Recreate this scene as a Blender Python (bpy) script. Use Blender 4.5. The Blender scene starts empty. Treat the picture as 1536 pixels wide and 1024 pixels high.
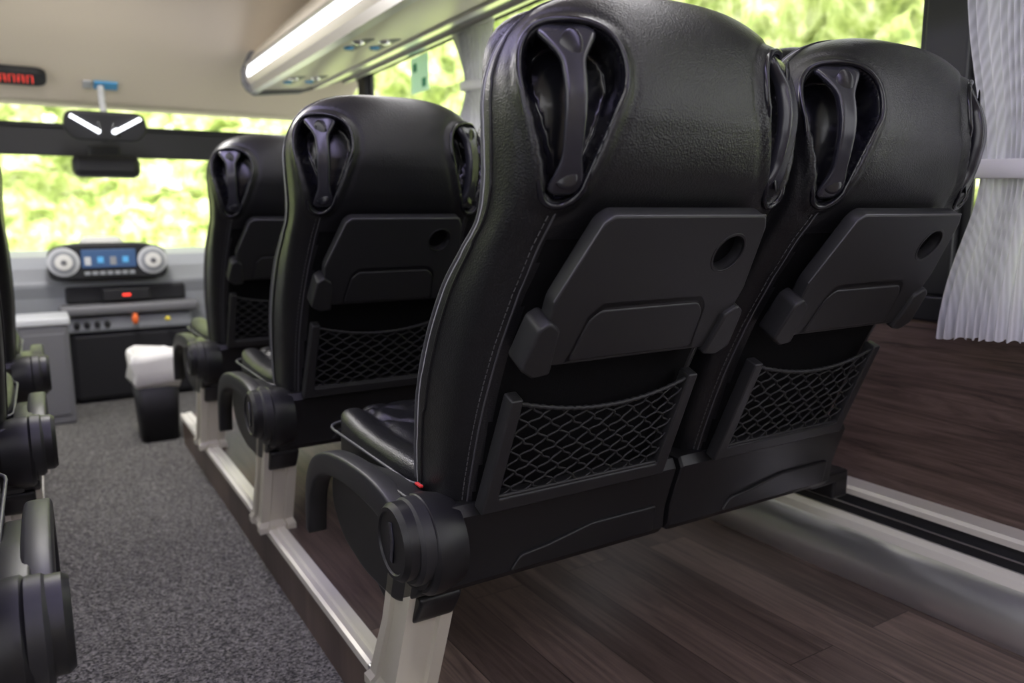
import bpy, bmesh, math, random
from mathutils import Vector, Matrix, noise
random.seed(3)
C = bpy.context
scn = C.scene
COL = scn.collection

# ------------------------------------------------------------------ materials
def new_mat(name):
    m = bpy.data.materials.new(name); m.use_nodes = True
    nt = m.node_tree; b = nt.nodes['Principled BSDF']
    return m, nt, b

def simple(name, col, rough=.5, metal=0, bump=0, bscale=200, spec=.5, coat=0, var=0.0, transl=0):
    m, nt, b = new_mat(name)
    b.inputs['Base Color'].default_value = (*col, 1)
    b.inputs['Roughness'].default_value = rough
    b.inputs['Metallic'].default_value = metal
    b.inputs['Specular IOR Level'].default_value = spec
    b.inputs['Coat Weight'].default_value = coat
    tc = nt.nodes.new('ShaderNodeTexCoord')
    n = nt.nodes.new('ShaderNodeTexNoise'); n.inputs['Scale'].default_value = bscale; n.inputs['Detail'].default_value = 4
    nt.links.new(tc.outputs['Object'], n.inputs['Vector'])
    if bump:
        bp = nt.nodes.new('ShaderNodeBump'); bp.inputs['Strength'].default_value = bump; bp.inputs['Distance'].default_value = .002
        nt.links.new(n.outputs['Fac'], bp.inputs['Height']); nt.links.new(bp.outputs['Normal'], b.inputs['Normal'])
    if var:
        r = nt.nodes.new('ShaderNodeValToRGB')
        r.color_ramp.elements[0].position = .3; r.color_ramp.elements[1].position = .7
        r.color_ramp.elements[0].color = (*[c*(1-var) for c in col], 1)
        r.color_ramp.elements[1].color = (*[min(1, c*(1+var)) for c in col], 1)
        nt.links.new(n.outputs['Fac'], r.inputs['Fac']); nt.links.new(r.outputs['Color'], b.inputs['Base Color'])
    if transl: add_transl(nt, b, col, transl)
    return m

def add_transl(nt, b, col, k):
    t = nt.nodes.new('ShaderNodeBsdfTranslucent'); t.inputs[0].default_value = (*col, 1)
    mx = nt.nodes.new('ShaderNodeMixShader'); mx.inputs[0].default_value = k
    o = next(n for n in nt.nodes if n.type == 'OUTPUT_MATERIAL')
    nt.links.new(b.outputs[0], mx.inputs[1]); nt.links.new(t.outputs[0], mx.inputs[2]); nt.links.new(mx.outputs[0], o.inputs[0])

def leather(name, col, rough=.42, spec=.4):
    m, nt, b = new_mat(name)
    b.inputs['Base Color'].default_value = (*col, 1)
    b.inputs['Specular IOR Level'].default_value = spec
    tc = nt.nodes.new('ShaderNodeTexCoord')
    v = nt.nodes.new('ShaderNodeTexVoronoi'); v.inputs['Scale'].default_value = 380
    n = nt.nodes.new('ShaderNodeTexNoise'); n.inputs['Scale'].default_value = 14; n.inputs['Detail'].default_value = 5
    nt.links.new(tc.outputs['Object'], v.inputs['Vector']); nt.links.new(tc.outputs['Object'], n.inputs['Vector'])
    mr = nt.nodes.new('ShaderNodeMapRange')
    mr.inputs['To Min'].default_value = rough-.06; mr.inputs['To Max'].default_value = rough+.08
    nt.links.new(n.outputs['Fac'], mr.inputs['Value']); nt.links.new(mr.outputs['Result'], b.inputs['Roughness'])
    bp = nt.nodes.new('ShaderNodeBump'); bp.inputs['Strength'].default_value = .28; bp.inputs['Distance'].default_value = .0014
    nt.links.new(v.outputs['Distance'], bp.inputs['Height'])
    bp2 = nt.nodes.new('ShaderNodeBump'); bp2.inputs['Strength'].default_value = .12; bp2.inputs['Distance'].default_value = .01
    nt.links.new(n.outputs['Fac'], bp2.inputs['Height']); nt.links.new(bp.outputs['Normal'], bp2.inputs['Normal'])
    nt.links.new(bp2.outputs['Normal'], b.inputs['Normal'])
    return m

def wood(name, axes, c1, c2, row=.13, length=1.1, rough=.42, g0=.55, g1=1.4):
    m, nt, b = new_mat(name); L = nt.links.new
    tc = nt.nodes.new('ShaderNodeTexCoord'); s = nt.nodes.new('ShaderNodeSeparateXYZ'); cb = nt.nodes.new('ShaderNodeCombineXYZ')
    L(tc.outputs['Object'], s.inputs[0]); L(s.outputs[axes[0]], cb.inputs[0]); L(s.outputs[axes[1]], cb.inputs[1])
    br = nt.nodes.new('ShaderNodeTexBrick')
    br.inputs['Scale'].default_value = 1; br.inputs['Brick Width'].default_value = length; br.inputs['Row Height'].default_value = row
    br.inputs['Mortar Size'].default_value = .0010; br.inputs['Mortar Smooth'].default_value = .1
    br.inputs['Color1'].default_value = (*c1, 1); br.inputs['Color2'].default_value = (*c2, 1)
    br.inputs['Mortar'].default_value = (*[x*.35 for x in c2], 1); br.inputs['Bias'].default_value = 0
    br.offset = .37
    L(cb.outputs[0], br.inputs['Vector'])
    mp = nt.nodes.new('ShaderNodeMapping'); mp.inputs['Scale'].default_value = (2.6, 42, 1); L(cb.outputs[0], mp.inputs[0])
    ad = nt.nodes.new('ShaderNodeVectorMath'); ad.operation = 'ADD'
    sc = nt.nodes.new('ShaderNodeVectorMath'); sc.operation = 'SCALE'; sc.inputs['Scale'].default_value = 300
    L(br.outputs['Color'], sc.inputs[0]); L(mp.outputs[0], ad.inputs[0]); L(sc.outputs[0], ad.inputs[1])
    n = nt.nodes.new('ShaderNodeTexNoise'); n.inputs['Scale'].default_value = 1; n.inputs['Detail'].default_value = 10; n.inputs['Roughness'].default_value = .7
    n.inputs['Distortion'].default_value = 1.2
    L(ad.outputs[0], n.inputs['Vector'])
    r = nt.nodes.new('ShaderNodeValToRGB'); r.color_ramp.elements[0].position = .36; r.color_ramp.elements[1].position = .66
    r.color_ramp.elements[0].color = (g0, g0*.97, g0*.96, 1); r.color_ramp.elements[1].color = (g1, g1*.97, g1*.95, 1)
    L(n.outputs['Fac'], r.inputs['Fac'])
    mx = nt.nodes.new('ShaderNodeMix'); mx.data_type = 'RGBA'; mx.blend_type = 'MULTIPLY'; mx.inputs[0].default_value = 1
    L(br.outputs['Color'], mx.inputs[6]); L(r.outputs['Color'], mx.inputs[7]); L(mx.outputs[2], b.inputs['Base Color'])
    b.inputs['Roughness'].default_value = rough
    b.inputs['Specular IOR Level'].default_value = .4
    bp = nt.nodes.new('ShaderNodeBump'); bp.inputs['Strength'].default_value = .12; bp.inputs['Distance'].default_value = .002
    L(n.outputs['Fac'], bp.inputs['Height']); L(bp.outputs['Normal'], b.inputs['Normal'])
    return m

def carpet_mat():
    m, nt, b = new_mat('carpet_weave'); L = nt.links.new
    tc = nt.nodes.new('ShaderNodeTexCoord')
    v = nt.nodes.new('ShaderNodeTexVoronoi'); v.inputs['Scale'].default_value = 210
    n = nt.nodes.new('ShaderNodeTexNoise'); n.inputs['Scale'].default_value = 120; n.inputs['Detail'].default_value = 6
    L(tc.outputs['Object'], v.inputs['Vector']); L(tc.outputs['Object'], n.inputs['Vector'])
    sep = nt.nodes.new('ShaderNodeSeparateColor'); L(v.outputs['Color'], sep.inputs[0])
    ad = nt.nodes.new('ShaderNodeMath'); ad.operation = 'MULTIPLY'; L(sep.outputs[0], ad.inputs[0]); L(n.outputs['Fac'], ad.inputs[1])
    r = nt.nodes.new('ShaderNodeValToRGB')
    r.color_ramp.elements[0].position = .05; r.color_ramp.elements[0].color = (.016, .0155, .015, 1)
    r.color_ramp.elements[1].position = .6; r.color_ramp.elements[1].color = (.235, .225, .21, 1)
    L(ad.outputs[0], r.inputs['Fac']); L(r.outputs['Color'], b.inputs['Base Color'])
    b.inputs['Roughness'].default_value = .9
    b.inputs['Specular IOR Level'].default_value = .2
    b.inputs['Sheen Weight'].default_value = .12; b.inputs['Sheen Roughness'].default_value = .4
    bp = nt.nodes.new('ShaderNodeBump'); bp.inputs['Strength'].default_value = .8; bp.inputs['Distance'].default_value = .004
    L(v.outputs['Distance'], bp.inputs['Height']); L(bp.outputs['Normal'], b.inputs['Normal'])
    return m

def foliage_mat():
    m, nt, b = new_mat('hedge_foliage'); L = nt.links.new
    tc = nt.nodes.new('ShaderNodeTexCoord')
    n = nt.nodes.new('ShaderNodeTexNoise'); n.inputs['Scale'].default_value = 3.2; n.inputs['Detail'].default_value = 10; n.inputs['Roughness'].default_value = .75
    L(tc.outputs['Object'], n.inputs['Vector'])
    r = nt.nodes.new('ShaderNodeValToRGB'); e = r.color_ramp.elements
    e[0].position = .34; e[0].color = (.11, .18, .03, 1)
    e[1].position = .64; e[1].color = (.90, .92, .60, 1)  # near-white end puts overexposed glare into the leaf colour
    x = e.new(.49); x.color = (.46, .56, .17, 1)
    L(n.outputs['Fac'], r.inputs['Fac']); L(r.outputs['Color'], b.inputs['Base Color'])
    b.inputs['Roughness'].default_value = .7
    return m

def curtain_mat(name, col):
    m, nt, b = new_mat(name); L = nt.links.new
    tc = nt.nodes.new('ShaderNodeTexCoord')
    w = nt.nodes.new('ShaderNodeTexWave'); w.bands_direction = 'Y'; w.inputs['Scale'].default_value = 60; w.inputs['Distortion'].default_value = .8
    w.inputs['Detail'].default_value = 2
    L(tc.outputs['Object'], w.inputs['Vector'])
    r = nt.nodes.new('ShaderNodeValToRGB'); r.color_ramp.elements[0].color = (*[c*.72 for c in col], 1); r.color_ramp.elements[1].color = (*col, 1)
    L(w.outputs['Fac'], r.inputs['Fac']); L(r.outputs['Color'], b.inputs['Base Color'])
    b.inputs['Roughness'].default_value = .9
    bp = nt.nodes.new('ShaderNodeBump'); bp.inputs['Strength'].default_value = .4; bp.inputs['Distance'].default_value = .003
    L(w.outputs['Fac'], bp.inputs['Height']); L(bp.outputs['Normal'], b.inputs['Normal'])
    add_transl(nt, b, [c*.95 for c in col], .3)
    return m

def emit(name, col, s):
    m, nt, b = new_mat(name)
    b.inputs['Base Color'].default_value = (*col, 1)
    b.inputs['Emission Color'].default_value = (*col, 1); b.inputs['Emission Strength'].default_value = s
    return m

def glass_mat():
    m = bpy.data.materials.new('window_glass'); m.use_nodes = True
    nt = m.node_tree; nt.nodes.clear(); L = nt.links.new
    o = nt.nodes.new('ShaderNodeOutputMaterial'); t = nt.nodes.new('ShaderNodeBsdfTransparent'); g = nt.nodes.new('ShaderNodeBsdfGlossy')
    t.inputs[0].default_value = (.96, .97, .96, 1); g.inputs['Roughness'].default_value = .02
    mx = nt.nodes.new('ShaderNodeMixShader'); mx.inputs[0].default_value = .04
    L(t.outputs[0], mx.inputs[1]); L(g.outputs[0], mx.inputs[2]); L(mx.outputs[0], o.inputs[0])
    return m

M_leather = leather('black_leather', (.008, .008, .0092), .35, .36)
M_side = leather('grey_side_leather', (.10, .10, .115), .42, .4)
M_panel = simple('black_backshell_fabric', (.003, .003, .0036), .8, bump=.3, bscale=500, spec=.12)
M_recess = simple('gloss_black_plastic', (.006, .006, .009), .22, spec=.42)
M_handle = simple('handle_plastic', (.019, .019, .025), .25, spec=.5)
M_plastic = simple('charcoal_plastic', (.017, .017, .0185), .42, bump=.12, bscale=900, spec=.34)
M_plastic2 = simple('black_plastic', (.009, .009, .010), .38, bump=.1, bscale=900, spec=.36)
M_net = simple('net_cord', (.016, .016, .017), .55, spec=.35)
M_seam = simple('seam_piping', (.055, .055, .062), .4)
M_stitch = simple('stitch_thread', (.30, .30, .32), .7)
M_stitch2 = simple('dark_stitch_thread', (.07, .07, .075), .7)
M_post = simple('champagne_painted_metal', (.56, .53, .45), .40, metal=.2, bump=.05, bscale=60)
M_alu = simple('brushed_aluminium', (.76, .75, .76), .28, metal=.9, bump=.05, bscale=80)
M_alutrim = simple('trim_aluminium', (.82, .79, .72), .4, metal=.3, bump=.05, bscale=80)
M_beige = simple('headliner_beige', (.72, .63, .52), .7, bump=.1, bscale=300)
M_cream = simple('rack_cream', (.66, .61, .53), .35)
M_greyp = simple('grey_plastic', (.13, .13, .14), .5)
M_ltgrey = simple('light_grey_plastic', (.5, .51, .53), .5)
M_dashg = simple('dash_grey_plastic', (.25, .26, .28), .45)
M_white = simple('white_plastic_bag', (.62, .61, .59), .5, bump=.8, bscale=20)
M_dark = simple('dark_trim', (.012, .012, .014), .5, spec=.35)
M_red = simple('red_tag', (.6, .02, .02), .5)
M_orange = simple('orange_knob', (.8, .15, .03), .5)
M_yellow = simple('yellow_mark', (.8, .65, .05), .5)
M_chrome = simple('mirror_chrome', (.9, .9, .92), .05, metal=1)
M_blue = simple('blue_sticker', (.1, .4, .75), .5)
M_green = simple('green_sign', (.10, .60, .36), .5, transl=.4)
M_signw = simple('pale_sign', (.75, .92, .82), .5, transl=.5)
M_curtain = curtain_mat('curtain_cloth', (.74, .73, .79))
M_curtband = simple('curtain_tieback_cloth', (.78, .77, .80), .8, bump=.3, bscale=400)
M_floorwood = wood('floor_wood_planks', (1, 0), (.140, .103, .088), (.062, .045, .040), row=.125, length=.85)
M_wallwood = wood('wall_wood_panel', (1, 2), (.100, .070, .060), (.085, .060, .053), row=2.0, length=6, g0=.40, g1=1.5)
M_carpet = carpet_mat()
M_fol = foliage_mat()
M_glass = glass_mat()
M_led_glint = emit('led_and_glint_white', (.9, .93, 1), 4)  # rack LED strips, also the imitated reflections on the mirror
M_ledv = emit('led_violet', (.45, .4, 1), 3)
M_ledred = emit('led_red', (1, .05, .03), 1.5)
M_screen = emit('screen_blue', (.03, .07, .16), .35)
M_ground = simple('asphalt', (.3, .3, .3), .9, var=.2, bscale=20)

# ------------------------------------------------------------------ helpers
def obj(name, me, parent=None, mats=None):
    o = bpy.data.objects.new(name, me); COL.objects.link(o)
    if mats:
        for m in (mats if isinstance(mats, (list, tuple)) else [mats]): me.materials.append(m)
    if parent: o.parent = parent
    return o

def empty(name, loc=(0, 0, 0)):
    e = bpy.data.objects.new(name, None); COL.objects.link(e); e.location = loc; e.empty_display_size = .1
    return e

def mk(name, verts, faces, mat, parent=None, smooth=True, bevel=0, seg=2, angle=40):
    me = bpy.data.meshes.new(name); me.from_pydata([tuple(v) for v in verts], [], faces); me.update()
    bm = bmesh.new(); bm.from_mesh(me); bmesh.ops.recalc_face_normals(bm, faces=bm.faces); bm.to_mesh(me); bm.free()
    o = obj(name, me, parent, mat)
    if smooth:
        for p in me.polygons: p.use_smooth = True
    if bevel:
        md = o.modifiers.new('bevel', 'BEVEL'); md.width = bevel; md.segments = seg; md.limit_method = 'ANGLE'; md.angle_limit = math.radians(30)
    return o

def box(name, x0, x1, y0, y1, z0, z1, mat, parent=None, bevel=0, seg=2):
    v = [(x, y, z) for x in (x0, x1) for y in (y0, y1) for z in (z0, z1)]
    f = [(0, 1, 3, 2), (4, 6, 7, 5), (0, 4, 5, 1), (2, 3, 7, 6), (0, 2, 6, 4), (1, 5, 7, 3)]
    return mk(name, v, f, mat, parent, False, bevel, seg)

def loft(name, rings, mat, parent=None, caps=True, smooth=True, bevel=0, closed=True):
    n = len(rings[0]); v = [p for r in rings for p in r]; f = []
    for i in range(len(rings)-1):
        for j in range(n if closed else n-1):
            a = i*n+j; b = i*n+(j+1) % n
            f.append((a, b, b+n, a+n))
    if caps:
        f.append(tuple(range(n))[::-1]); f.append(tuple((len(rings)-1)*n+k for k in range(n)))
    return mk(name, v, f, mat, parent, smooth, bevel)

def extr_y(name, prof, y0, y1, mat, parent=None, bevel=0, smooth=False):
    return loft(name, [[(x, y0, z) for x, z in prof], [(x, y1, z) for x, z in prof]], mat, parent, True, smooth, bevel)

def extr_x(name, prof, x0, x1, mat, parent=None, bevel=0, smooth=False):
    return loft(name, [[(x0, y, z) for y, z in prof], [(x1, y, z) for y, z in prof]], mat, parent, True, smooth, bevel)

def tube(name, polylines, r, mat, parent=None, cyclic=False, res=3):
    cu = bpy.data.curves.new(name, 'CURVE'); cu.dimensions = '3D'; cu.bevel_depth = r; cu.bevel_resolution = res; cu.use_fill_caps = True
    for pl in polylines:
        s = cu.splines.new('POLY'); s.points.add(len(pl)-1)
        for i, p in enumerate(pl): s.points[i].co = (*p, 1)
        s.use_cyclic_u = cyclic; s.use_smooth = True
    return to_mesh(name, cu, mat, parent)

def to_mesh(name, cu, mat, parent=None, M=None):
    t = bpy.data.objects.new('tmp', cu); COL.objects.link(t)
    dg = C.evaluated_depsgraph_get(); dg.update()
    me = bpy.data.meshes.new_from_object(t.evaluated_get(dg)); me.name = name
    bpy.data.objects.remove(t); bpy.data.curves.remove(cu)
    me.materials.clear()
    if M is not None: me.transform(M)
    return obj(name, me, parent, mat)

def plate(name, outlines, half, bev, mat, parent, M):
    cu = bpy.data.curves.new(name, 'CURVE'); cu.dimensions = '2D'; cu.fill_mode = 'BOTH'
    cu.extrude = half; cu.bevel_depth = bev; cu.bevel_resolution = 2; cu.offset = -bev
    for ol in outlines:
        s = cu.splines.new('POLY'); s.points.add(len(ol)-1)
        for i, p in enumerate(ol): s.points[i].co = (p[0], p[1], 0, 1)
        s.use_cyclic_u = True
    return to_mesh(name, cu, mat, parent, M)

def roundpoly(pts, r, n=5):
    out = []
    N = len(pts)
    for i in range(N):
        p0 = Vector(pts[i-1]); p = Vector(pts[i]); p1 = Vector(pts[(i+1) % N])
        d0 = (p0-p); d1 = (p1-p); rr = min(r, d0.length*.45, d1.length*.45)
        a = p+d0.normalized()*rr; b = p+d1.normalized()*rr
        for k in range(n+1):
            t = k/n; q = a*(1-t)**2+p*2*t*(1-t)+b*t*t; out.append((q.x, q.y))
    return out

def circle(cx, cy, r, n=40, a=1.0):
    return [(cx+r*math.cos(2*math.pi*i/n), cy+r*a*math.sin(2*math.pi*i/n)) for i in range(n)]

def frame(o, xd, yd):
    xd = Vector(xd).normalized(); yd = Vector(yd).normalized(); zd = xd.cross(yd).normalized()
    M = Matrix((xd, yd, zd)).transposed().to_4x4(); M.translation = Vector(o); return M

def auto_smooth(o, ang=35):
    me = o.data
    for p in me.polygons: p.use_smooth = True
    bm = bmesh.new(); bm.from_mesh(me)
    for e in bm.edges:
        e.smooth = not (len(e.link_faces) == 2 and e.calc_face_angle(0) > math.radians(ang))
    bm.to_mesh(me); bm.free()

def cyl_x(name, prof, cy, cz, mat, parent, n=48, smooth=True):
    rings = [[(x, cy+r*math.cos(2*math.pi*i/n), cz+r*math.sin(2*math.pi*i/n)) for i in range(n)] for x, r in prof]
    o = loft(name, rings, mat, parent, True, False)
    auto_smooth(o); return o

def cr(p0, p1, p2, p3, t):
    return .5*((2*p1)+(-p0+p2)*t+(2*p0-5*p1+4*p2-p3)*t*t+(-p0+3*p1-3*p2+p3)*t**3)

def ellipsoid(name, c, r, mat, parent, n=24, e=1.0):
    v = []; f = []
    m = n//2
    sp = lambda t: math.copysign(abs(math.sin(t))**e, math.sin(t)); cp = lambda t: math.copysign(abs(math.cos(t))**e, math.cos(t))
    for i in range(m+1):
        ph = -math.pi/2+math.pi*i/m
        for j in range(n):
            th = 2*math.pi*j/n
            v.append((c[0]+r[0]*cp(ph)*cp(th), c[1]+r[1]*cp(ph)*sp(th), c[2]+r[2]*sp(ph)))
    for i in range(m):
        for j in range(n):
            a = i*n+j; b = i*n+(j+1) % n; f.append((a, b, b+n, a+n))
    o = mk(name, v, f, mat, parent, True)
    bm = bmesh.new(); bm.from_mesh(o.data); bmesh.ops.remove_doubles(bm, verts=bm.verts, dist=1e-5); bm.to_mesh(o.data); bm.free()
    return o

# ------------------------------------------------------------------ seat body
KEYS = [ # zr, yr, zf, yf, hw, n
 (.33, -.000, .35, .150, .200, 4.2), (.38, -.025, .42, .148, .211, 4.2), (.47, -.060, .50, .136, .217, 4.6),
 (.56, -.098, .58, .110, .223, 4.8), (.65, -.140, .66, .064, .226, 5.0), (.73, -.183, .735, .003, .227, 5.0),
 (.79, -.220, .785, -.058, .226, 4.8), (.84, -.258, .82, -.098, .225, 4.3), (.88, -.284, .87, -.112, .227, 3.9),
 (.93, -.297, .93, -.114, .231, 3.6), (.96, -.300, .96, -.114, .232, 3.6), (1.0, -.300, 1.0, -.114, .232, 3.6)]
ZC, ZT = .96, 1.100
def level(z):
    if z <= ZC:
        i = 0
        while i < len(KEYS)-2 and KEYS[i+1][0] < z: i += 1
        k1, k2 = KEYS[i], KEYS[i+1]; k0 = KEYS[max(i-1, 0)]; k3 = KEYS[min(i+2, len(KEYS)-1)]
        t = (z-k1[0])/(k2[0]-k1[0])
        r = [cr(k0[j], k1[j], k2[j], k3[j], t) for j in range(6)]; r[0] = z
        return r
    q = min(1, (z-ZC)/(ZT-ZC)); c = math.sqrt(max(0, 1-q*q))
    hw = .232*max(c, 1e-4)**.60; h = .093*max(c, 1e-4)**.60; mid = -.207+.01*q*q
    return [z, mid-h, z, mid+h, hw, 3.6-.9*q]
NS = 192
def section(z, N=NS):
    zr, yr, zf, yf, hw, n = level(z)
    raw = []
    K = 360
    for i in range(K+1):
        ph = 2*math.pi*i/K; s, c = math.sin(ph), math.cos(ph)
        x = hw*math.copysign(abs(s)**(2/n), s); w = -math.copysign(abs(c)**(2/n), c)
        raw.append(Vector((x, (yr+yf)/2+(yf-yr)/2*w, (zr+zf)/2+(zf-zr)/2*w)))
    cum = [0]
    for i in range(K): cum.append(cum[-1]+(raw[i+1]-raw[i]).length)
    return raw, cum
def at_len(sec, a):
    raw, cum = sec; T = cum[-1]; a = a % T
    lo, hi = 0, len(cum)-1
    while hi-lo > 1:
        m = (lo+hi)//2
        if cum[m] <= a: lo = m
        else: hi = m
    t = (a-cum[lo])/max(1e-9, cum[hi]-cum[lo])
    return raw[lo].lerp(raw[hi], t)
def surf(a, z): return at_len(section(z), a)
_s = section(.95)
A0 = next(_s[1][i] for i in range(len(_s[0])) if _s[0][i].x >= .177)
CB, RB, CT, RT = .868, .022, .986, .060
def sd_recess(a, z):
    px = abs(a); py = z-CB; h = CT-CB
    b = (RB-RT)/h; aa = math.sqrt(1-b*b)
    kdot = px*(-b)+py*aa
    if kdot < 0: return math.hypot(px, py)-RB
    if kdot > aa*h: return (abs(px)**2.5+abs((py-h)*1.12)**2.5)**(1/2.5)-RT
    return px*aa+py*b-RB
def outline_recess(grow=0, n=80):
    h = CT-CB; al = math.asin((RT-RB)/h)
    pts = []
    for i in range(n//2+1):
        t = -al+(math.pi+2*al)*i/(n//2)
        if t < 0 or t > math.pi: pts.append(((RT+grow)*math.cos(t), CT+(RT+grow)*math.sin(t)))
        else:
            c, s = math.cos(t), math.sin(t); k = (abs(c)**2.5+abs(s*1.12)**2.5)**(-1/2.5)
            pts.append(((RT+grow)*c*k, CT+(RT+grow)*s*k))
    for i in range(n//3+1):
        t = math.pi+al+(math.pi-2*al)*i/(n//3)
        pts.append(((RB+grow)*math.cos(t), CB+(RB+grow)*math.sin(t)))
    return pts
def sstep(a, b, x):
    t = max(0, min(1, (x-a)/(b-a))); return t*t*(3-2*t)
def inward(sg): return Vector((-sg*.50, .86, -.05)).normalized()

def build_body():
    zs = [.33+(ZC-.33)*i/130 for i in range(131)]
    zs += [ZC+(ZT-ZC)*math.sin(math.pi/2*i/50) for i in range(1, 51)]
    verts = []; faces = []; mi = []; info = []
    for z in zs:
        zz = min(z, ZT-1e-5); sec = section(zz); T = sec[1][-1]; L = level(zz)
        for j in range(NS):
            a = T*j/NS; p = at_len(sec, a); s = a if a < T/2 else a-T
            sg = 1 if s > 0 else -1
            sd = sd_recess(abs(s)-A0, z)
            d = .064*sstep(.001, -.012, sd)-.005*math.exp(-((sd-.009)/.006)**2)+.0025*math.exp(-((sd-.020)/.004)**2)
            w = (p.y-(L[1]+L[3])/2)/max(1e-6, (L[3]-L[1])/2)
            q = p+inward(sg)*d
            q.y += .0012*noise.noise(Vector((p.x*9, p.y*9, p.z*22)))
            verts.append(q)
            info.append((sd, w, abs(p.x)/max(L[4], 1e-5), z, abs(s)))
    R = len(zs)
    for i in range(R-1):
        for j in range(NS):
            k = j+1 if j+1 < NS else 0
            faces.append((i*NS+j, i*NS+k, (i+1)*NS+k, (i+1)*NS+j))
            sd, w, xr, z, s = info[i*NS+j]
            m = 0
            if sd < -.002: m = 1
            elif z < .80 and s < .178: m = 2
            elif xr > .8 and .50 < w < .86 and z < 1.08: m = 3
            mi.append(m)
    faces.append(tuple(range(NS))[::-1]); mi.append(0)
    faces.append(tuple((R-1)*NS+k for k in range(NS))); mi.append(0)
    me = bpy.data.meshes.new('backrest'); me.from_pydata([tuple(v) for v in verts], [], faces); me.update()
    me.polygons.foreach_set('material_index', mi); me.polygons.foreach_set('use_smooth', [True]*len(faces))
    bm = bmesh.new(); bm.from_mesh(me); bmesh.ops.recalc_face_normals(bm, faces=bm.faces); bm.to_mesh(me); bm.free()
    for m in (M_leather, M_recess, M_panel, M_side): me.materials.append(m)
    return obj('backrest', me)

parts_common = []; parts_aisle = []
def add(o, lst): lst.append(o); return o

body = add(build_body(), parts_common)

def side_line(sel, z0=.36, z1=ZT-.0005, n=110, out=.0):
    right = []
    for i in range(n+1):
        t = i/n; z = z0+(z1-z0)*math.sin(t*math.pi/2) if z1 > 1 else z0+(z1-z0)*t
        sec = section(z); L = level(z)
        best = None
        for p in sec[0][:181]:
            w = (p.y-(L[1]+L[3])/2)/max(1e-6, (L[3]-L[1])/2)
            if w >= sel and best is None: best = p
        right.append(best if best is not None else sec[0][90])
    left = [Vector((-p.x, p.y, p.z)) for p in right]
    return right+left[::-1]
add(tube('edge_piping', [side_line(.50), side_line(.86)], .0034, M_seam), parts_common)
add(tube('edge_piping_rear', [side_line(.18)], .0026, M_leather), parts_common)
add(tube('edge_stitching', [side_line(.42), side_line(.58)], .0012, M_stitch), parts_common)
seams = []; dashes = []
for sg in (1, -1):
    pl = []; p2 = []
    for i in range(161):
        t = i/160; z = .838-(.838-.36)*t
        aa = (A0-.003)*(1-t)+.180*t+.012*math.sin(t*math.pi)
        pl.append(surf(sg*aa, z)); p2.append(surf(sg*(aa+.008), z)-inward(sg)*.0003)
    seams.append(pl[::3])
    for i in range(0, 158, 3): dashes.append([p2[i], p2[i+1], p2[i+2]])
add(tube('rear_seam', seams, .0014, M_seam), parts_common)
add(tube('rear_seam_stitches', dashes, .0008, M_stitch2, res=1), parts_common)
rims = []
for sg in (1, -1):
    rims.append([surf(sg*(A0+p[0]), min(p[1], ZT-.002))-inward(sg)*.004 for p in outline_recess(.006)])
add(tube('recess_rim', rims, .0042, M_recess, cyclic=True), parts_common)
for sg in (1, -1):
    rings = []
    N = 48
    for i in range(N+1):
        t = i/N; z = .853+(1.042-.853)*t
        w = .0115+.004*t+.012*sstep(.25, .0, t)+.020*sstep(.74, .98, t)
        if t > .93: w *= math.sqrt(max(.05, 1-((t-.93)/.08)**2))
        if t < .06: w *= math.sqrt(max(.05, 1-((.06-t)/.07)**2))
        dep = .010-.008*math.sin(math.pi*t)
        c = surf(sg*(A0-.003+.004*t), z)+inward(sg)*dep
        tan = (surf(sg*(A0+.01), z)-surf(sg*(A0-.01), z)).normalized()
        th = .012
        ring = []
        for k in range(20):
            q = 2*math.pi*k/20
            cc = math.copysign(abs(math.cos(q))**.6, math.cos(q)); ss = math.copysign(abs(math.sin(q))**.6, math.sin(q))
            ring.append(c+tan*cc*w+inward(sg)*(ss*th+(.004*(1-cc*cc) if ss < 0 else 0)))
        rings.append(ring)
    add(loft('grab_handle_%s' % ('r' if sg > 0 else 'l'), rings, M_handle), parts_common)
    for nm, zz, rx, ry in (('top', 1.014, .0135, .019), ('bottom', .872, .0135, .0135)):
        c = surf(sg*(A0+.000), zz)+inward(sg)*(-.0025 if nm == 'top' else .0005)
        tan = (surf(sg*(A0+.01), zz)-surf(sg*(A0-.01), zz)).normalized()
        zd = -inward(sg); yd = zd.cross(tan).normalized(); xd = yd.cross(zd)
        M = Matrix((xd, yd, zd)).transposed().to_4x4(); M.translation = c
        o = ellipsoid('handle_%s_dish_%s' % (nm, 'r' if sg > 0 else 'l'), (0, 0, 0), (rx, ry, .0022), M_recess, None)
        o.data.transform(M); add(o, parts_common)
o = ellipsoid('head_pillow', (0, -.098, .985), (.185, .045, .122), M_leather, None, 40, .6); add(o, parts_common)

# tray ------------------------------------------------------------------
ty = Vector((0, -.112, .195)).normalized()
SX = Matrix.Diagonal((.945, 1, 1, 1))
MT0 = frame((0, -.166, .637), (1, 0, 0), ty)
MT = MT0 @ SX
def off(M, d): return Matrix.Translation((M.to_3x3() @ Vector((0, 0, 1))).normalized()*d) @ M
ol = roundpoly([(-.150, 0), (.150, 0), (.172, .05), (.178, .105), (.160, .205), (.148, .226), (-.128, .226), (-.142, .215), (-.176, .105), (-.172, .05)], .008)
add(plate('tray_table', [ol, circle(.106, .168, .027)[::-1]], .009, .003, M_plastic, None, MT), parts_common)
add(plate('tray_cup_ring', [circle(.106, .168, .0315), circle(.106, .168, .027)[::-1]], .0015, .0008, M_plastic2, None, off(MT, .0105)), parts_common)
add(plate('tray_cup_well', [circle(.106, .168, .028)], .002, .0005, M_panel, None, off(MT, -.009)), parts_common)
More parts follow.
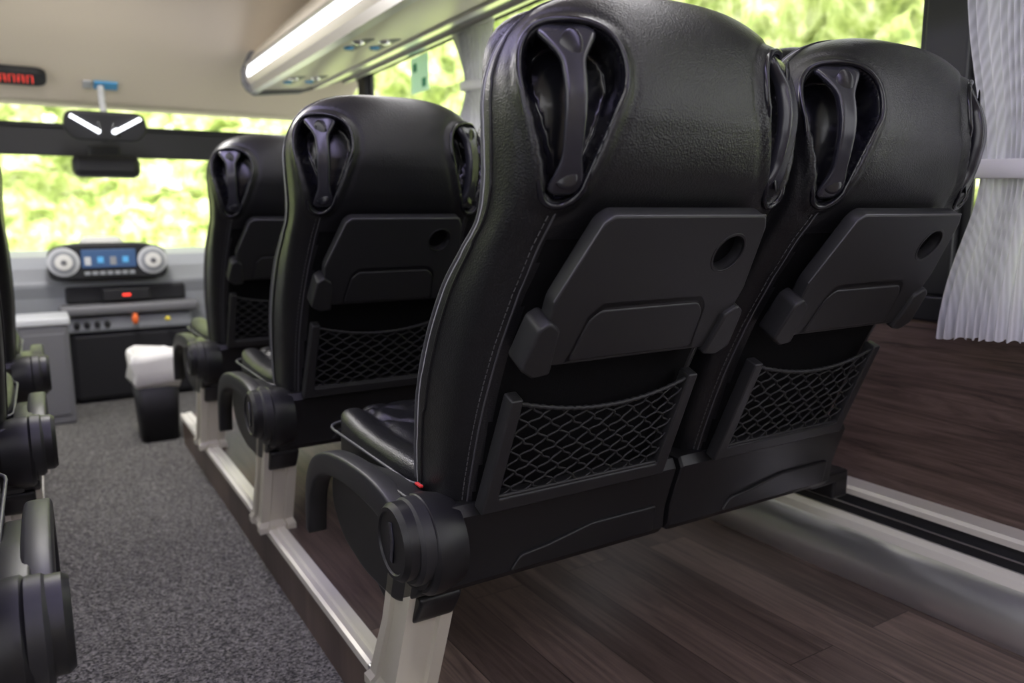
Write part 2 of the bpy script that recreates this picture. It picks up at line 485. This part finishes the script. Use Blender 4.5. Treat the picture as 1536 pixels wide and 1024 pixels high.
add(plate('tray_ledge', [roundpoly([(-.118, .006), (.118, .006), (.108, .072), (.092, .088), (-.092, .088), (-.108, .072)], .008)], .0025, .003, M_plastic, None, off(MT, .008)), parts_common)
add(plate('tray_edge_rib', [roundpoly([(-.124, .003), (-.114, .003), (-.103, .076), (-.088, .09), (.088, .09), (.103, .076), (.114, .003), (.124, .003), (.112, .08), (.093, .1), (-.093, .1), (-.112, .08)], .003)], .0015, .001, M_plastic2, None, off(MT, .0095)), parts_common)
add(tube('tray_edge_line', [[off(MT, .010) @ Vector((x, y, 0)) for x, y in [(-.176, .105), (-.140, .216), (-.127, .2255), (.147, .2255), (.158, .207), (.176, .107)]]], .0014, M_seam), parts_common)
for sg in (1, -1):
    pts = [(sg*.148, -.008), (sg*.176, -.012), (sg*.200, .004), (sg*.192, .070), (sg*.176, .080), (sg*.156, .066)]
    if sg < 0: pts = pts[::-1]
    add(plate('tray_bracket_%s' % ('r' if sg > 0 else 'l'), [roundpoly(pts, .006)], .016, .004, M_plastic, None, off(MT, .000)), parts_common)
    add(plate('tray_bracket_inset_%s' % ('r' if sg > 0 else 'l'), [roundpoly([(p[0]*.93+sg*.012, p[1]*.8+.006) for p in pts], .004)], .002, .001, M_plastic2, None, off(MT, .0165)), parts_common)

# net pocket --------------------------------------------------------------
py = Vector((0, -.080, .186)).normalized()
MP = frame((0, -.050, .403), (1, 0, 0), py) @ SX
fr = roundpoly([(-.190, -.008), (.190, -.008), (.184, .198), (.163, .198), (.164, .018), (-.164, .018), (-.163, .198), (-.184, .198)], .004)
add(plate('pocket_frame', [fr], .009, .003, M_plastic, None, MP), parts_common)
lines = []
cw, dh = .0400, .0300            # diamond width / height
def top(x): return .188-.020*(1-(x/.165)**2)
def bul(x, v): return .004+.010*max(0, (1-(x/.165)**2))*max(0, v/.19)
for sg in (1, -1):
    for k in range(-26, 27):
        pl = []
        for i in range(141):
            v = .014+(.19-.014)*i/140
            ph = (v-.014)/dh*2*math.pi
            # slightly curved diagonals: cords straighten into short vertical knots
            x = k*cw/1.0+sg*((v-.014)/dh*cw)-sg*.0022*math.sin(ph*2)
            if abs(x) <= .166 and v <= top(x)+.001:
                pl.append(MP @ Vector((x+.0008*math.sin(v*310+k), v+.0008*math.sin(x*140+k*2), bul(x, v)+.0012*sg*math.cos(ph))))
            elif len(pl) > 1: lines.append(pl); pl = []
            else: pl = []
        if len(pl) > 1: lines.append(pl)
add(tube('pocket_net', lines, .0017, M_net, res=2), parts_common)
add(tube('pocket_elastic', [[MP @ Vector((x, top(x)+.001*math.sin(x*400), bul(x, .19)+.001)) for x in [(-.168+.336*i/60) for i in range(61)]],
                            [MP @ Vector((x, .019, .006)) for x in (-.164, .164)]], .0033, M_net), parts_common)

# cushion ------------------------------------------------------------------
def cushion():
    n, m = 120, 60; v = []; f = []
    e = .38
    S = lambda t: math.copysign(abs(math.sin(t))**e, math.sin(t)); K = lambda t: math.copysign(abs(math.cos(t))**e, math.cos(t))
    for i in range(m+1):
        ph = -math.pi/2+math.pi*i/m
        for j in range(n):
            th = 2*math.pi*j/n
            x = .222*K(ph)*K(th); y = .285+.245*K(ph)*S(th); z = .368+.062*S(ph)
            if ph > .2:
                z += .018*sstep(.3, .5, y)+.012*sstep(.15, .21, abs(x))
                u1 = (x+y)/.085; u2 = (x-y)/.085
                g = min(abs(u1-round(u1)), abs(u2-round(u2)))
                if abs(x) < .15: z -= .007*math.exp(-(g/.12)**2)
                z -= .010*math.exp(-((abs(x)-.155)/.008)**2)
            v.append((x, y, z))
    for i in range(m):
        for j in range(n):
            a = i*n+j; b = i*n+(j+1) % n; f.append((a, b, b+n, a+n))
    return mk('seat_cushion', v, f, M_leather)
add(cushion(), parts_common)
add(tube('cushion_piping', [[(x, y, .405) for x, y in roundpoly([(-.224, .06), (.224, .06), (.224, .532), (-.224, .532)], .06)]], .003, M_seam, cyclic=True), parts_common)
add(extr_x('seat_pan', [(.06, .27), (.40, .27), (.47, .31), (.47, .33), (.06, .33)], -.215, .215, M_plastic2, bevel=.008), parts_common)
prof = [(.006, .250), (-.004, .262), (-.008, .30), (-.022, .345), (-.036, .385), (-.028, .402), (.02, .404), (.08, .39), (.11, .34), (.11, .27), (.095, .250)]
def beam():
    rings = []
    for x, s in ((-.2345, .93), (-.231, .985), (-.222, 1), (.222, 1), (.231, .985), (.2345, .93)):
        rings.append([(x, .035+(y-.035)*s, .325+(z-.325)*s) for y, z in prof])
    o = loft('base_beam', rings, M_plastic2, None, True, False); auto_smooth(o, 28); return o
add(beam(), parts_common)
MR = frame((0, -.003, .266), (1, 0, 0), Vector((0, -.012, .06)))
add(plate('beam_relief', [roundpoly([(-.10, -.004), (.205, -.004), (.205, .05), (.06, .05), (-.03, .03), (-.08, .024)], .008)], .002, .003, M_plastic2, None, MR), parts_common)

# aisle side parts
add(plate('side_cover', [roundpoly([(-.02, .27), (.08, .215), (.22, .212), (.33, .235), (.385, .285), (.385, .34), (.33, .385), (.15, .41), (-.02, .41)], .03)], .014, .005, M_plastic2, None,
          frame((-.243, 0, 0), (0, 1, 0), (0, 0, 1))), parts_aisle)
add(plate('side_cover_lower', [roundpoly([(.0, .25), (.04, .19), (.14, .175), (.2, .2), (.22, .27)], .02)], .03, .006, M_plastic2, None,
          frame((-.215, 0, 0), (0, 1, 0), (0, 0, 1))), parts_aisle)
add(cyl_x('hinge_collar', [(-.20, .068), (-.232, .077), (-.25, .077), (-.258, .071), (-.258, .066), (-.262, .066)], .008, .340, M_plastic2, None), parts_aisle)
add(cyl_x('hinge_collar_ring', [(-.255, .066), (-.272, .066), (-.278, .061), (-.278, .055)], .0, .352, M_plastic, None), parts_aisle)
add(cyl_x('hinge_hub', [(-.27, .059), (-.292, .059), (-.300, .053), (-.300, .048), (-.297, .046), (-.297, .01), (-.298, .001)], .0, .356, M_plastic2, None), parts_aisle)
add(plate('hub_emblem', [[(-.004, -.03), (.006, -.028), (.0, .0), (.008, .03), (-.002, .032), (-.008, .002)]], .0008, .0003, M_handle, None, frame((-.2985, 0, .356), (0, 1, 0), (0, 0, 1))), parts_aisle)
def arm():
    path = [(.00, .385), (.06, .408), (.14, .418), (.26, .414), (.35, .400), (.42, .372), (.458, .325), (.472, .27), (.478, .215)]
    hts = [.05, .052, .05, .046, .044, .044, .040, .034, .026]
    pts = []
    for i in range(len(path)-1):
        a = path[max(0, i-1)]; b = path[i]; c = path[i+1]; d = path[min(len(path)-1, i+2)]
        for k in range(6):
            t = k/6; pts.append((cr(a[0], b[0], c[0], d[0], t), cr(a[1], b[1], c[1], d[1], t), hts[i]*(1-t)+hts[i+1]*t))
    pts.append((*path[-1], hts[-1]))
    rings = []
    for i, (y, z, h) in enumerate(pts):
        p = pts[max(0, i-1)]; q = pts[min(len(pts)-1, i+1)]
        t = Vector((q[0]-p[0], q[1]-p[1])).normalized(); nn = Vector((-t.y, t.x))
        ring = []
        for k in range(20):
            a = 2*math.pi*k/20
            cc = math.copysign(abs(math.cos(a))**.35, math.cos(a)); ss = math.copysign(abs(math.sin(a))**.35, math.sin(a))
            ring.append((-.268+.019*cc, y+nn.x*ss*h/2, z-h/2+nn.y*ss*h/2))
        rings.append(ring)
    return loft('side_arm', rings, M_plastic)
add(arm(), parts_aisle)
def leg():
    def ring(yc, z, hy, x0=-.262, x1=-.178, sl=0):
        g = .007
        return [(x0, yc-hy, z), (x0+.022, yc-hy, z), (x0+.026, yc-hy+g, z), (x1-.026, yc-hy+g, z), (x1-.022, yc-hy, z), (x1, yc-hy, z),
                (x1, yc+hy, z), (x0, yc+hy, z), (x0, yc+hy*.5, z), (x0+g, yc+hy*.4, z), (x0+g, yc-hy*.4, z), (x0, yc-hy*.5, z)]
    return loft('leg_pedestal', [ring(.06, .27, .045), ring(.10, .16, .043), ring(.16, .03, .052), ring(.165, .016, .062, -.268, -.172), ring(.165, 0, .062, -.268, -.172)], M_post, None, True, False)
add(leg(), parts_aisle)
add(box('leg_bolt', -.25, -.19, .22, .26, .0, .012, M_alu, None, .004), parts_aisle)
tag = box('red_tag', -.230, -.224, .045, .066, .413, .4165, M_red, None, .001)
parts_wall = []
add(box('wall_mount_bracket', .20, .335, .02, .10, .235, .262, M_plastic2, None, .006), parts_wall)
add(box('wall_mount_foot', .285, .335, .02, .12, .198, .25, M_plastic2, None, .006), parts_wall)

templates = parts_common+parts_aisle+parts_wall
def seat(x, y, aisle, mirror=False, recl=0):
    e = empty('passenger_seat', (x, y, 0))
    if mirror: e.scale = (-1, 1, 1)
    for t in parts_common+(parts_aisle if aisle else parts_wall):
        o = bpy.data.objects.new(t.name.split('.')[0], t.data); COL.objects.link(o); o.parent = e
        for md in t.modifiers:
            m = o.modifiers.new(md.name, md.type)
            if md.type == 'BEVEL': m.width = md.width; m.segments = md.segments; m.limit_method = 'ANGLE'; m.angle_limit = md.angle_limit
    return e
XA, XB, PITCH = .701, 1.182, .89
for r in range(3):
    e_ = seat(XA, 1.0+PITCH*r, True)
    if r == 0: tag.parent = e_
    seat(XB, 1.0+PITCH*r, False)
LX = -.305
for r in range(3):
    seat(LX, 1.0+PITCH*r, True, True); seat(LX-.481, 1.0+PITCH*r, False, True)
for t in templates: bpy.data.objects.remove(t)

# ------------------------------------------------------------------ bus shell
WR, WL, YB, YF, ZCL = 1.64, -1.24, -2.4, 5.10, 1.87
AZ = -.128
PE = 3.48
ZW = 1.64
box('floor', WL, WR, YB, YF-.03, AZ-.06, AZ, M_carpet)
pe = empty('floor_platform')
box('platform_deck_right', .462, WR, YB, PE, AZ, 0.0, M_floorwood, pe)
box('platform_deck_left', WL, -.062, YB, PE, AZ, 0.0, M_floorwood, pe)
te = empty('trim_1')
extr_y('trim_rail_right', [(.455, -.012), (.455, .004), (.462, .007), (.476, .004), (.480, .008), (.500, .008), (.504, .0), (.504, -.004), (.462, -.004), (.462, -.014)], YB, PE+.005, M_alutrim, te)
te = empty('trim_2')
extr_y('trim_rail_left', [(-.055, -.012), (-.055, .004), (-.062, .007), (-.076, .004), (-.08, .008), (-.10, .008), (-.104, .0), (-.104, -.004), (-.062, -.004), (-.062, -.014)], YB, PE+.005, M_alutrim, te)

def sidewall(side, X, s):
    e = empty('wall_'+side)
    def bx(n, a, b, y0, y1, z0, z1, m, bev=0):
        x0, x1 = sorted((X+s*a, X+s*b)); return box(n, x0, x1, y0, y1, z0, z1, m, e, bev)
    bx('wood_panel', 0, .05, YB, YF, AZ, .60, M_wallwood)
    bx('window_sill', -.012, .05, YB, YF, .60, .655, M_dark, .005)
    bx('header', 0, .05, YB, YF, ZW, ZCL+.05, M_cream)
    for y0, y1 in ((-2.4, -2.2), (-.75, -.6), (.895, .99), (2.88, 2.98), (4.22, 4.34), (4.98, YF)):
        bx('pillar', -.006, .05, y0, y1, .655, ZW, M_dark, .006)
    return e
sidewall('right', WR, 1); sidewall('left', WL, -1)
i = 1
for X in (WR+.03, WL-.03):
    for y0, y1 in ((-2.2, -.75), (-.6, .895), (.99, 2.88), (2.98, 4.22), (4.34, 4.98)):
        w = empty('window_%d' % i); i += 1
        box('pane', X-.003, X+.003, y0-.03, y1+.03, .62, ZW+.03, M_glass, w)
        for n, a in (('frame_bottom', (y0, y1, .655, .675)), ('frame_top', (y0, y1, ZW-.02, ZW)), ('frame_a', (y0, y0+.02, .655, ZW)), ('frame_b', (y1-.02, y1, .655, ZW))):
            box(n, X-.012, X-.004, *a, M_dark, w)
def duct(X, s, k):
    e = empty('trim_%d' % k)
    P = lambda pts: [(X+s*a, z) for a, z in pts]
    extr_y('duct_body', P([(0, 0), (0, .18), (-.045, .18), (-.048, .165), (-.052, .15), (-.052, .125), (-.055, .0)]), YB, PE, M_dark, e)
    cur = [(-.052, .0), (-.120, .0), (-.124, .015), (-.124, .035), (-.120, .056), (-.113, .075), (-.102, .092), (-.088, .106), (-.072, .116), (-.052, .120)]
    o = extr_y('duct_cover', P(cur), YB, PE, M_alu, e); auto_smooth(o, 40)
    extr_y('duct_lip', P([(-.086, .108), (-.080, .124), (-.062, .132), (-.052, .130), (-.052, .116)]), YB, PE, M_alutrim, e)
    extr_y('duct_top_rail', P([(0, .170), (-.03, .170), (-.055, .176), (-.058, .190), (-.05, .196), (0, .198)]), YB, PE, M_alutrim, e)
    extr_y('duct_slot', P([(-.0535, .150), (-.056, .150), (-.056, .153), (-.0535, .153)]), YB, PE, M_alu, e)
duct(WR, 1, 3); duct(WL, -1, 4)

# ceiling
ce = empty('ceiling')
box('ceiling_panel', WL-.05, WR+.05, YB, 3.72, ZCL, ZCL+.05, M_beige, ce)
sl = [(3.70, ZCL), (3.85, 1.855), (4.15, 1.74), (4.45, 1.61), (4.70, 1.515), (4.77, 1.463), (4.81, 1.449), (YF+.03, 1.463), (YF+.03, ZCL+.05), (3.70, ZCL+.05)]
o = extr_x('front_bulkhead', sl, WL-.05, WR+.05, M_beige, ce); auto_smooth(o, 30)
box('ceiling_hatch', .45, .85, 3.1, 3.68, ZCL-.02, ZCL+.001, M_cream, ce, .01)
box('ceiling_led_strip', .17, .23, -2.2, 2.9, ZCL-.012, ZCL+.001, M_ledv, ce)
wb = empty('wall_back'); box('panel', WL-.05, WR+.05, YB-.05, YB, AZ, ZCL+.05, M_beige, wb)
wf = empty('wall_front'); box('lower_panel', WL-.05, WR+.05, YF-.02, YF+.04, AZ, .655, M_greyp, wf)
for a, b in ((WL-.05, WL+.06), (WR-.06, WR+.05)): box('a_pillar', a, b, YF-.05, YF+.04, .655, 1.47, M_dark, wf)
w = empty('window_%d' % i); box('windscreen_pane', WL, WR, YF-.005, YF, .65, 1.47, M_glass, w)

# luggage racks
def rack(s, cx, name):
    e = empty(name)
    P = lambda pts: [(cx+s*a, z) for a, z in pts]
    y1 = 4.25
    main = [(.02, 1.520), (.06, 1.500), (.30, 1.525), (.645, 1.635), (.645, 1.90), (.27, 1.87), (.14, 1.80), (.04, 1.68), (.0, 1.61), (.0, 1.55)]
    o = extr_y('rack_shell', P(main), YB+.001, y1, M_cream, e); auto_smooth(o, 35)
    extr_y('rack_led', P([(-.004, 1.556), (-.008, 1.575), (.0, 1.604), (.006, 1.60), (.006, 1.556)]), YB+.01, y1-.05, M_led_glint, e)
    extr_y('rack_led_housing', P([(.006, 1.602), (-.006, 1.606), (-.010, 1.616), (.0, 1.632), (.012, 1.64)]), YB+.01, y1-.02, M_alu, e)
    extr_y('rack_rail', P([(.02, 1.488), (.05, 1.482), (.065, 1.502), (.015, 1.525)]), YB+.01, y1, M_alu, e)
    extr_y('rack_rail_mid', P([(.34, 1.522), (.40, 1.538), (.40, 1.56), (.34, 1.545)]), YB+.01, y1, M_alu, e)
    extr_y('rack_rail_outer', P([(.52, 1.570), (.57, 1.585), (.57, 1.615), (.52, 1.60)]), YB+.01, y1, M_alu, e)
    extr_y('rack_channel', P([(.42, 1.556), (.50, 1.581), (.50, 1.60), (.42, 1.57)]), YB+.01, y1, M_greyp, e)
    rim = [(a*1.0-.020+(.020 if a > .6 else 0), 1.66+(z-1.66)*1.16) for a, z in main]
    extr_y('rack_end_cap', P(rim), y1, y1+.035, M_greyp, e, bevel=.006)
    for r in range(5):
        y = .35+PITCH*r
        for dx in (.13, .24):
            z = 1.502+.104*(dx-.06)
            box('service_panel_%d_%d' % (r, int(dx*100)), cx+s*dx-.045, cx+s*dx+.045, y-.12, y+.12, z-.002, z+.02, M_greyp, e, .004)
            ellipsoid('reading_lamp', (cx+s*dx, y-.06, z-.004), (.026, .026, .010), M_chrome, e)
            ellipsoid('call_button', (cx+s*dx, y+.05, z-.004), (.022, .022, .008), M_blue, e)
rack(1, .995, 'luggage_rack'); rack(-1, -.595, 'luggage_rack')

# curtains
def curtain(name, X, s, ya, yb, zb, zt, tie=None, tieY=None, tw=.35, n=110, freq=16, A=.012):
    e = empty(name); rows = 60; v = []; f = []
    for i in range(rows+1):
        z = zb+(zt-zb)*i/rows
        k = 0
        if tie:
            dz = z-tie
            k = math.exp(-(dz/(.25 if dz > 0 else .18))**2)
        for j in range(n+1):
            u = j/n; y = ya+(yb-ya)*u
            if tie: y = y*(1-k*(1-tw))+tieY*k*(1-tw)
            fq = u+.012*math.sin(u*31)
            amp = A*(1-.3*k)*(1+.35*math.sin(3*z+u*5))
            x = X-s*(.035+amp*math.sin(fq*freq*2*math.pi+.5*math.sin(z*4))+.012*math.sin(u*9+z*2))
            zz = z-(.003*math.sin(u*freq*2*math.pi)+.008*math.sin(u*7))*(1 if i == 0 else 0)
            v.append((x, y, zz))
    for i in range(rows):
        for j in range(n):
            a = i*(n+1)+j; f.append((a, a+1, a+n+2, a+n+1))
    o = mk('cloth', v, f, M_curtain, e)
    if tie:
        w = (yb-ya)*tw/2+.012; yc = (ya+yb)/2*tw+tieY*(1-tw)
        rings = []
        for dz in (-.018, -.016, .016, .018):
            g = .003 if abs(dz) < .017 else 0
            rings.append([(X-s*.035+(.030+g)*math.cos(q*.2618), yc+(w+g)*math.sin(q*.2618), tie+dz+.010*math.sin(q*.2618)) for q in range(24)])
        loft('tieback', rings, M_curtband, e)
    tube('curtain_track', [[(X-s*.03, ya-.05, zt+.004), (X-s*.03, yb+.05, zt+.004)]], .006, M_alu, e)
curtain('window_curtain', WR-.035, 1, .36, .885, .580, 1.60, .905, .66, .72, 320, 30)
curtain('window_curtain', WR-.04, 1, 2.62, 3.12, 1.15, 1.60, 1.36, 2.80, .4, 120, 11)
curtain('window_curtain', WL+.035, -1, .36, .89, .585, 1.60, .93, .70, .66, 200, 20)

sg_ = empty('emergency_exit_sticker')
box('sticker_sheet', WR+.012, WR+.014, 3.44, 3.64, 1.44, 1.61, M_signw, sg_)
box('sticker_bar_a', WR+.0105, WR+.012, 3.47, 3.51, 1.46, 1.50, M_green, sg_); box('sticker_bar_b', WR+.0105, WR+.012, 3.57, 3.61, 1.54, 1.58, M_green, sg_)

# ------------------------------------------------------------------ front cab
FS = .93
def femp(name):
    e = empty(name, (0, 0, .825-.915*FS)); e.scale = (FS, FS, FS); return e
FZ = -.11
dash = femp('dashboard')
prof = [(4.95, .30), (4.93, .50), (4.90, .58), (4.98, .66), (5.10, .72), (5.42, .75), (5.42, FZ), (5.15, FZ), (5.10, .25)]
o = extr_x('dash_body', prof, -.95, 1.55, M_dashg, dash, bevel=.02)
box('dash_lower_console', .10, .75, 4.88, 5.15, -.10, .30, M_dark, dash, .03)
box('dash_kick_box', -.1, .10, 4.90, 5.15, -.10, .33, M_greyp, dash, .03)
box('dash_shelf', .06, .78, 4.80, 4.97, .40, .46, M_greyp, dash, .02)
box('dash_shelf_recess', .10, .72, 4.90, 4.96, .46, .56, M_dark, dash, .015)
box('dash_mid_panel', .08, .74, 4.85, 4.97, .30, .39, M_dashg, dash, .02)
plate('instrument_pod', [roundpoly([(.03, .60), (.62, .60), (.62, .77), (.50, .80), (.15, .80), (.03, .77)], .05)], .06, .012, M_dark, dash, frame((0, 4.88, 0), (1, 0, 0), (0, 0, 1)))
def disc_y(n, cx, y, cz, r, m, d=.01):
    return plate(n, [circle(cx, cz, r)], d, .003, m, dash, frame((0, y, 0), (1, 0, 0), (0, 0, 1)))
for k, cx in enumerate((.105, .545)):
    disc_y('gauge_bezel_%d' % k, cx, 4.815, .70, .078, M_ltgrey); disc_y('gauge_face_%d' % k, cx, 4.80, .70, .060, M_dashg); disc_y('gauge_inner_%d' % k, cx, 4.79, .70, .042, M_white); disc_y('gauge_hub_%d' % k, cx, 4.78, .70, .014, M_greyp)
box('display', .19, .46, 4.80, 4.82, .665, .765, M_screen, dash, .004)
for k in range(4): box('display_tile_%d' % k, .205+.062*k, .235+.062*k, 4.795, 4.80, .68+.012*(k % 2), .725, (M_ltgrey, M_blue, M_dashg, M_blue)[k], dash)
for k in range(7): box('button_%d' % k, .20+.037*k, .228+.037*k, 4.80, 4.82, .625, .645, M_dashg, dash, .002)
box('dash_top_item', .20, .42, 5.0, 5.2, .74, .83, M_white, dash, .03)
box('radio', .28, .52, 4.84, 4.90, .475, .54, M_dark, dash, .005)
box('radio_lamp', .38, .42, 4.835, 4.84, .50, .512, M_ledred, dash)
for k in range(4): ellipsoid('rocker_%d' % k, (.14+.05*k, 4.845, .345), (.016, .01, .02), M_dark, dash)
ellipsoid('orange_knob', (.43, 4.80, .37), (.018, .02, .032), M_orange, dash)
ellipsoid('yellow_knob', (.60, 4.80, .36), (.015, .02, .012), M_yellow, dash)
cab = femp('guide_cabinet')
box('cabinet_body', -.13, .09, 4.45, 4.75, FZ, .40, M_greyp, cab, .012)
box('cabinet_lid', -.14, .10, 4.44, 4.76, .40, .44, M_ltgrey, cab, .01)
box('cabinet_door', -.11, .07, 4.444, 4.452, -.06, .36, M_greyp, cab, .003)
bn = empty('waste_bin')
BX, BY = .385, 3.66
def rrect(hx, hy, z, r=.03): return [(BX+p[0], BY+p[1], z) for p in roundpoly([(-hx, -hy), (hx, -hy), (hx, hy), (-hx, hy)], r)]
loft('bin_body', [rrect(.075, .085, AZ), rrect(.090, .10, .16)], M_dark, bn)
rr = []
for k, (g, z) in enumerate(((.093, .12), (.100, .15), (.098, .19), (.102, .23), (.094, .262), (.076, .266), (.070, .22))):
    ring = rrect(g, g+.01, z)
    rr.append([(p[0]+.014*noise.noise(Vector(p)*25), p[1]+.014*noise.noise(Vector(p)*31), p[2]+.030*noise.noise(Vector(p)*18)) for p in ring])
loft('bin_bag', rr, M_white, bn)
def on_slope(x, t, n, w, h, d, m, par, bev=.003, r=.02, lift=.008):
    p = Vector((x, 4.45+.25*t, 1.61-.095*t)); up = Vector((0, -.25, .095)).normalized()
    zd = Vector((1, 0, 0)).cross(up)
    return plate(n, [roundpoly([(-w/2, -h/2), (w/2, -h/2), (w/2, h/2), (-w/2, h/2)], r)], d, bev, m, par, Matrix.Translation(zd*lift) @ frame(p, (1, 0, 0), up)), p, up, zd
ck = empty('led_clock')
_, p, up, zd = on_slope(-.03, .62, 'clock_housing', .27, .13, .02, M_dark, ck, .005, .06)
for k in range(4):
    bx_ = p+zd*.03+Vector((-.05+.038*k, 0, 0))
    P2 = lambda a, b: bx_+Vector((a, 0, 0))+up*b
    segs = [((-.011, -.035), (-.011, .035)), ((.011, -.035), (.011, .035)), ((-.011, .035), (.011, .035)), ((-.011, 0), (.011, 0))][:4-k % 2]
    tube('digit_%d' % k, [[P2(*a), P2(*b)] for a, b in segs], .0035, M_ledred, ck)
st = empty('seat_sign_sticker'); on_slope(.37, .80, 'sticker', .11, .07, .003, M_blue, st, .001, .004); on_slope(.285, .80, 'sticker_icon', .04, .07, .003, M_ltgrey, st, .001, .004)
rb = femp('windscreen_sunblind'); box('blind', -1.1, 1.5, 5.33, 5.36, 1.30, 1.46, M_dark, rb, .008); tube('blind_tube', [[(-1.1, 5.345, 1.47), (1.5, 5.345, 1.47)]], .02, M_dark, rb)
mr_ = femp('interior_mirror')
plate('mirror_housing', [roundpoly([(-.21, -.02), (-.16, -.085), (.16, -.085), (.21, -.02), (.19, .07), (-.19, .07)], .05)], .02, .012, M_dark, mr_, frame((.37, 4.86, 1.44), (1, 0, 0), (0, -.2, 1)))
for s_ in (-1, 1):
    pts = [(s_*.02, -.06), (s_*.15, -.07), (s_*.19, .0), (s_*.17, .055), (s_*.04, .02)]
    if s_ < 0: pts = pts[::-1]
    plate('mirror_glass_%d' % s_, [roundpoly(pts, .02)], .002, .001, M_chrome, mr_, frame((.37, 4.825, 1.44), (1, s_*.12, 0), (0, -.15, 1)))
    tube('mirror_glint_%d' % s_, [[(.37+s_*.035, 4.815, 1.395), (.37+s_*.17, 4.80, 1.475)]], .009, M_led_glint, mr_)  # glowing tubes stand in for bright reflections in the mirror
tube('mirror_stem', [[(.37, 4.88, 1.49), (.37, 4.95, 1.56), (.37, 4.98, 1.66)]], .018, M_ltgrey, mr_)
mn = femp('dash_camera_unit'); box('camera_box', .20, .56, 5.12, 5.22, 1.17, 1.30, M_dark, mn, .04); box('camera_mount', .3, .46, 5.2, 5.325, 1.24, 1.36, M_dark, mn, .01)

# ------------------------------------------------------------------ outside
def hedge():
    path = []
    pts = [Vector((6.5, -3)), Vector((6.0, 2)), Vector((6.5, 9)), Vector((3, 13.5)), Vector((-3, 13.5)), Vector((-7, 9.5)), Vector((-9, 5))]
    for i in range(len(pts)-1):
        for k in range(80):
            a = pts[max(0, i-1)]; b = pts[i]; c = pts[i+1]; d = pts[min(len(pts)-1, i+2)]; t = k/80
            path.append(Vector((cr(a.x, b.x, c.x, d.x, t), cr(a.y, b.y, c.y, d.y, t))))
    n = len(path); rows = 90; v = []; f = []
    for i in range(rows+1):
        z = -1.4+6.2*i/rows
        for j, p in enumerate(path):
            q = Vector((p.x, p.y, z)); d = (Vector((0, 1))-p).normalized()
            a = .7*noise.noise(q*.8)+.4*noise.noise(q*2.1)+.22*noise.noise(q*5.5)+.12*noise.noise(q*13)
            tilt = -.35*(z+1.4)*.5
            v.append((p.x+d.x*(a+tilt), p.y+d.y*(a+tilt), z+.25*noise.noise(q*3+Vector((9, 3, 1)))))
    for i in range(rows):
        for j in range(n-1):
            a = i*n+j; f.append((a, a+1, a+n+1, a+n))
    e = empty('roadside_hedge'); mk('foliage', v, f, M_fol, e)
hedge()
box('road_ground', -25, 25, -25, 25, -1.5, -1.4, M_ground)

# ------------------------------------------------------------------ lights
def area(name, loc, rot, sx, sy, e, col):
    l = bpy.data.lights.new(name, 'AREA'); l.shape = 'RECTANGLE'; l.size = sx; l.size_y = sy; l.energy = e; l.color = col
    o = bpy.data.objects.new(name, l); COL.objects.link(o); o.location = loc; o.rotation_euler = rot; return o
area('ceiling_lamp', (.2, .4, ZCL-.02), (0, 0, 0), .12, 4.5, 26, (.66, .60, 1))
area('front_aisle_fill', (.2, 3.3, ZCL-.02), (0, 0, 0), .3, .8, 30, (1, .97, .93))  # added fill without a fixture, lightens the far end of the aisle
area('rack_lamp', (.97, .8, 1.56), (0, math.radians(55), 0), .05, 5.5, 13, (1, .97, .95))
area('rack_lamp', (-.57, .8, 1.56), (0, math.radians(-55), 0), .05, 5.5, 13, (1, .97, .95))
s = bpy.data.lights.new('sun', 'SUN'); s.energy = 9; s.angle = math.radians(3); s.color = (1, .97, .9)
so = bpy.data.objects.new('sun', s); COL.objects.link(so)
so.rotation_euler = Vector((-.25, -.62, .74)).to_track_quat('Z', 'Y').to_euler()
wd = bpy.data.worlds.new('world'); scn.world = wd; wd.use_nodes = True
bg = wd.node_tree.nodes['Background']; bg.inputs[0].default_value = (.96, .94, 1, 1); bg.inputs[1].default_value = 3.5
scn.view_settings.view_transform = 'Standard'

# ------------------------------------------------------------------ camera
f = 1147; yaw = math.radians(31.5); pit = math.radians(9.1); roll = math.radians(.4)
F = Vector((math.sin(yaw)*math.cos(pit), math.cos(yaw)*math.cos(pit), -math.sin(pit)))
R = Vector((math.cos(yaw), -math.sin(yaw), 0)); U = R.cross(F)
R2 = R*math.cos(roll)-U*math.sin(roll); U2 = R2.cross(F)
cd = bpy.data.cameras.new('camera'); cam = bpy.data.objects.new('camera', cd); COL.objects.link(cam)
M = Matrix((R2, U2, -F)).transposed().to_4x4(); M.translation = Vector((0, 0, .825)); cam.matrix_world = M
cd.sensor_width = 36; cd.lens = f/1536*36; cd.clip_start = .02
cd.dof.use_dof = True; cd.dof.focus_distance = 1.15; cd.dof.aperture_fstop = 3.2
scn.camera = cam
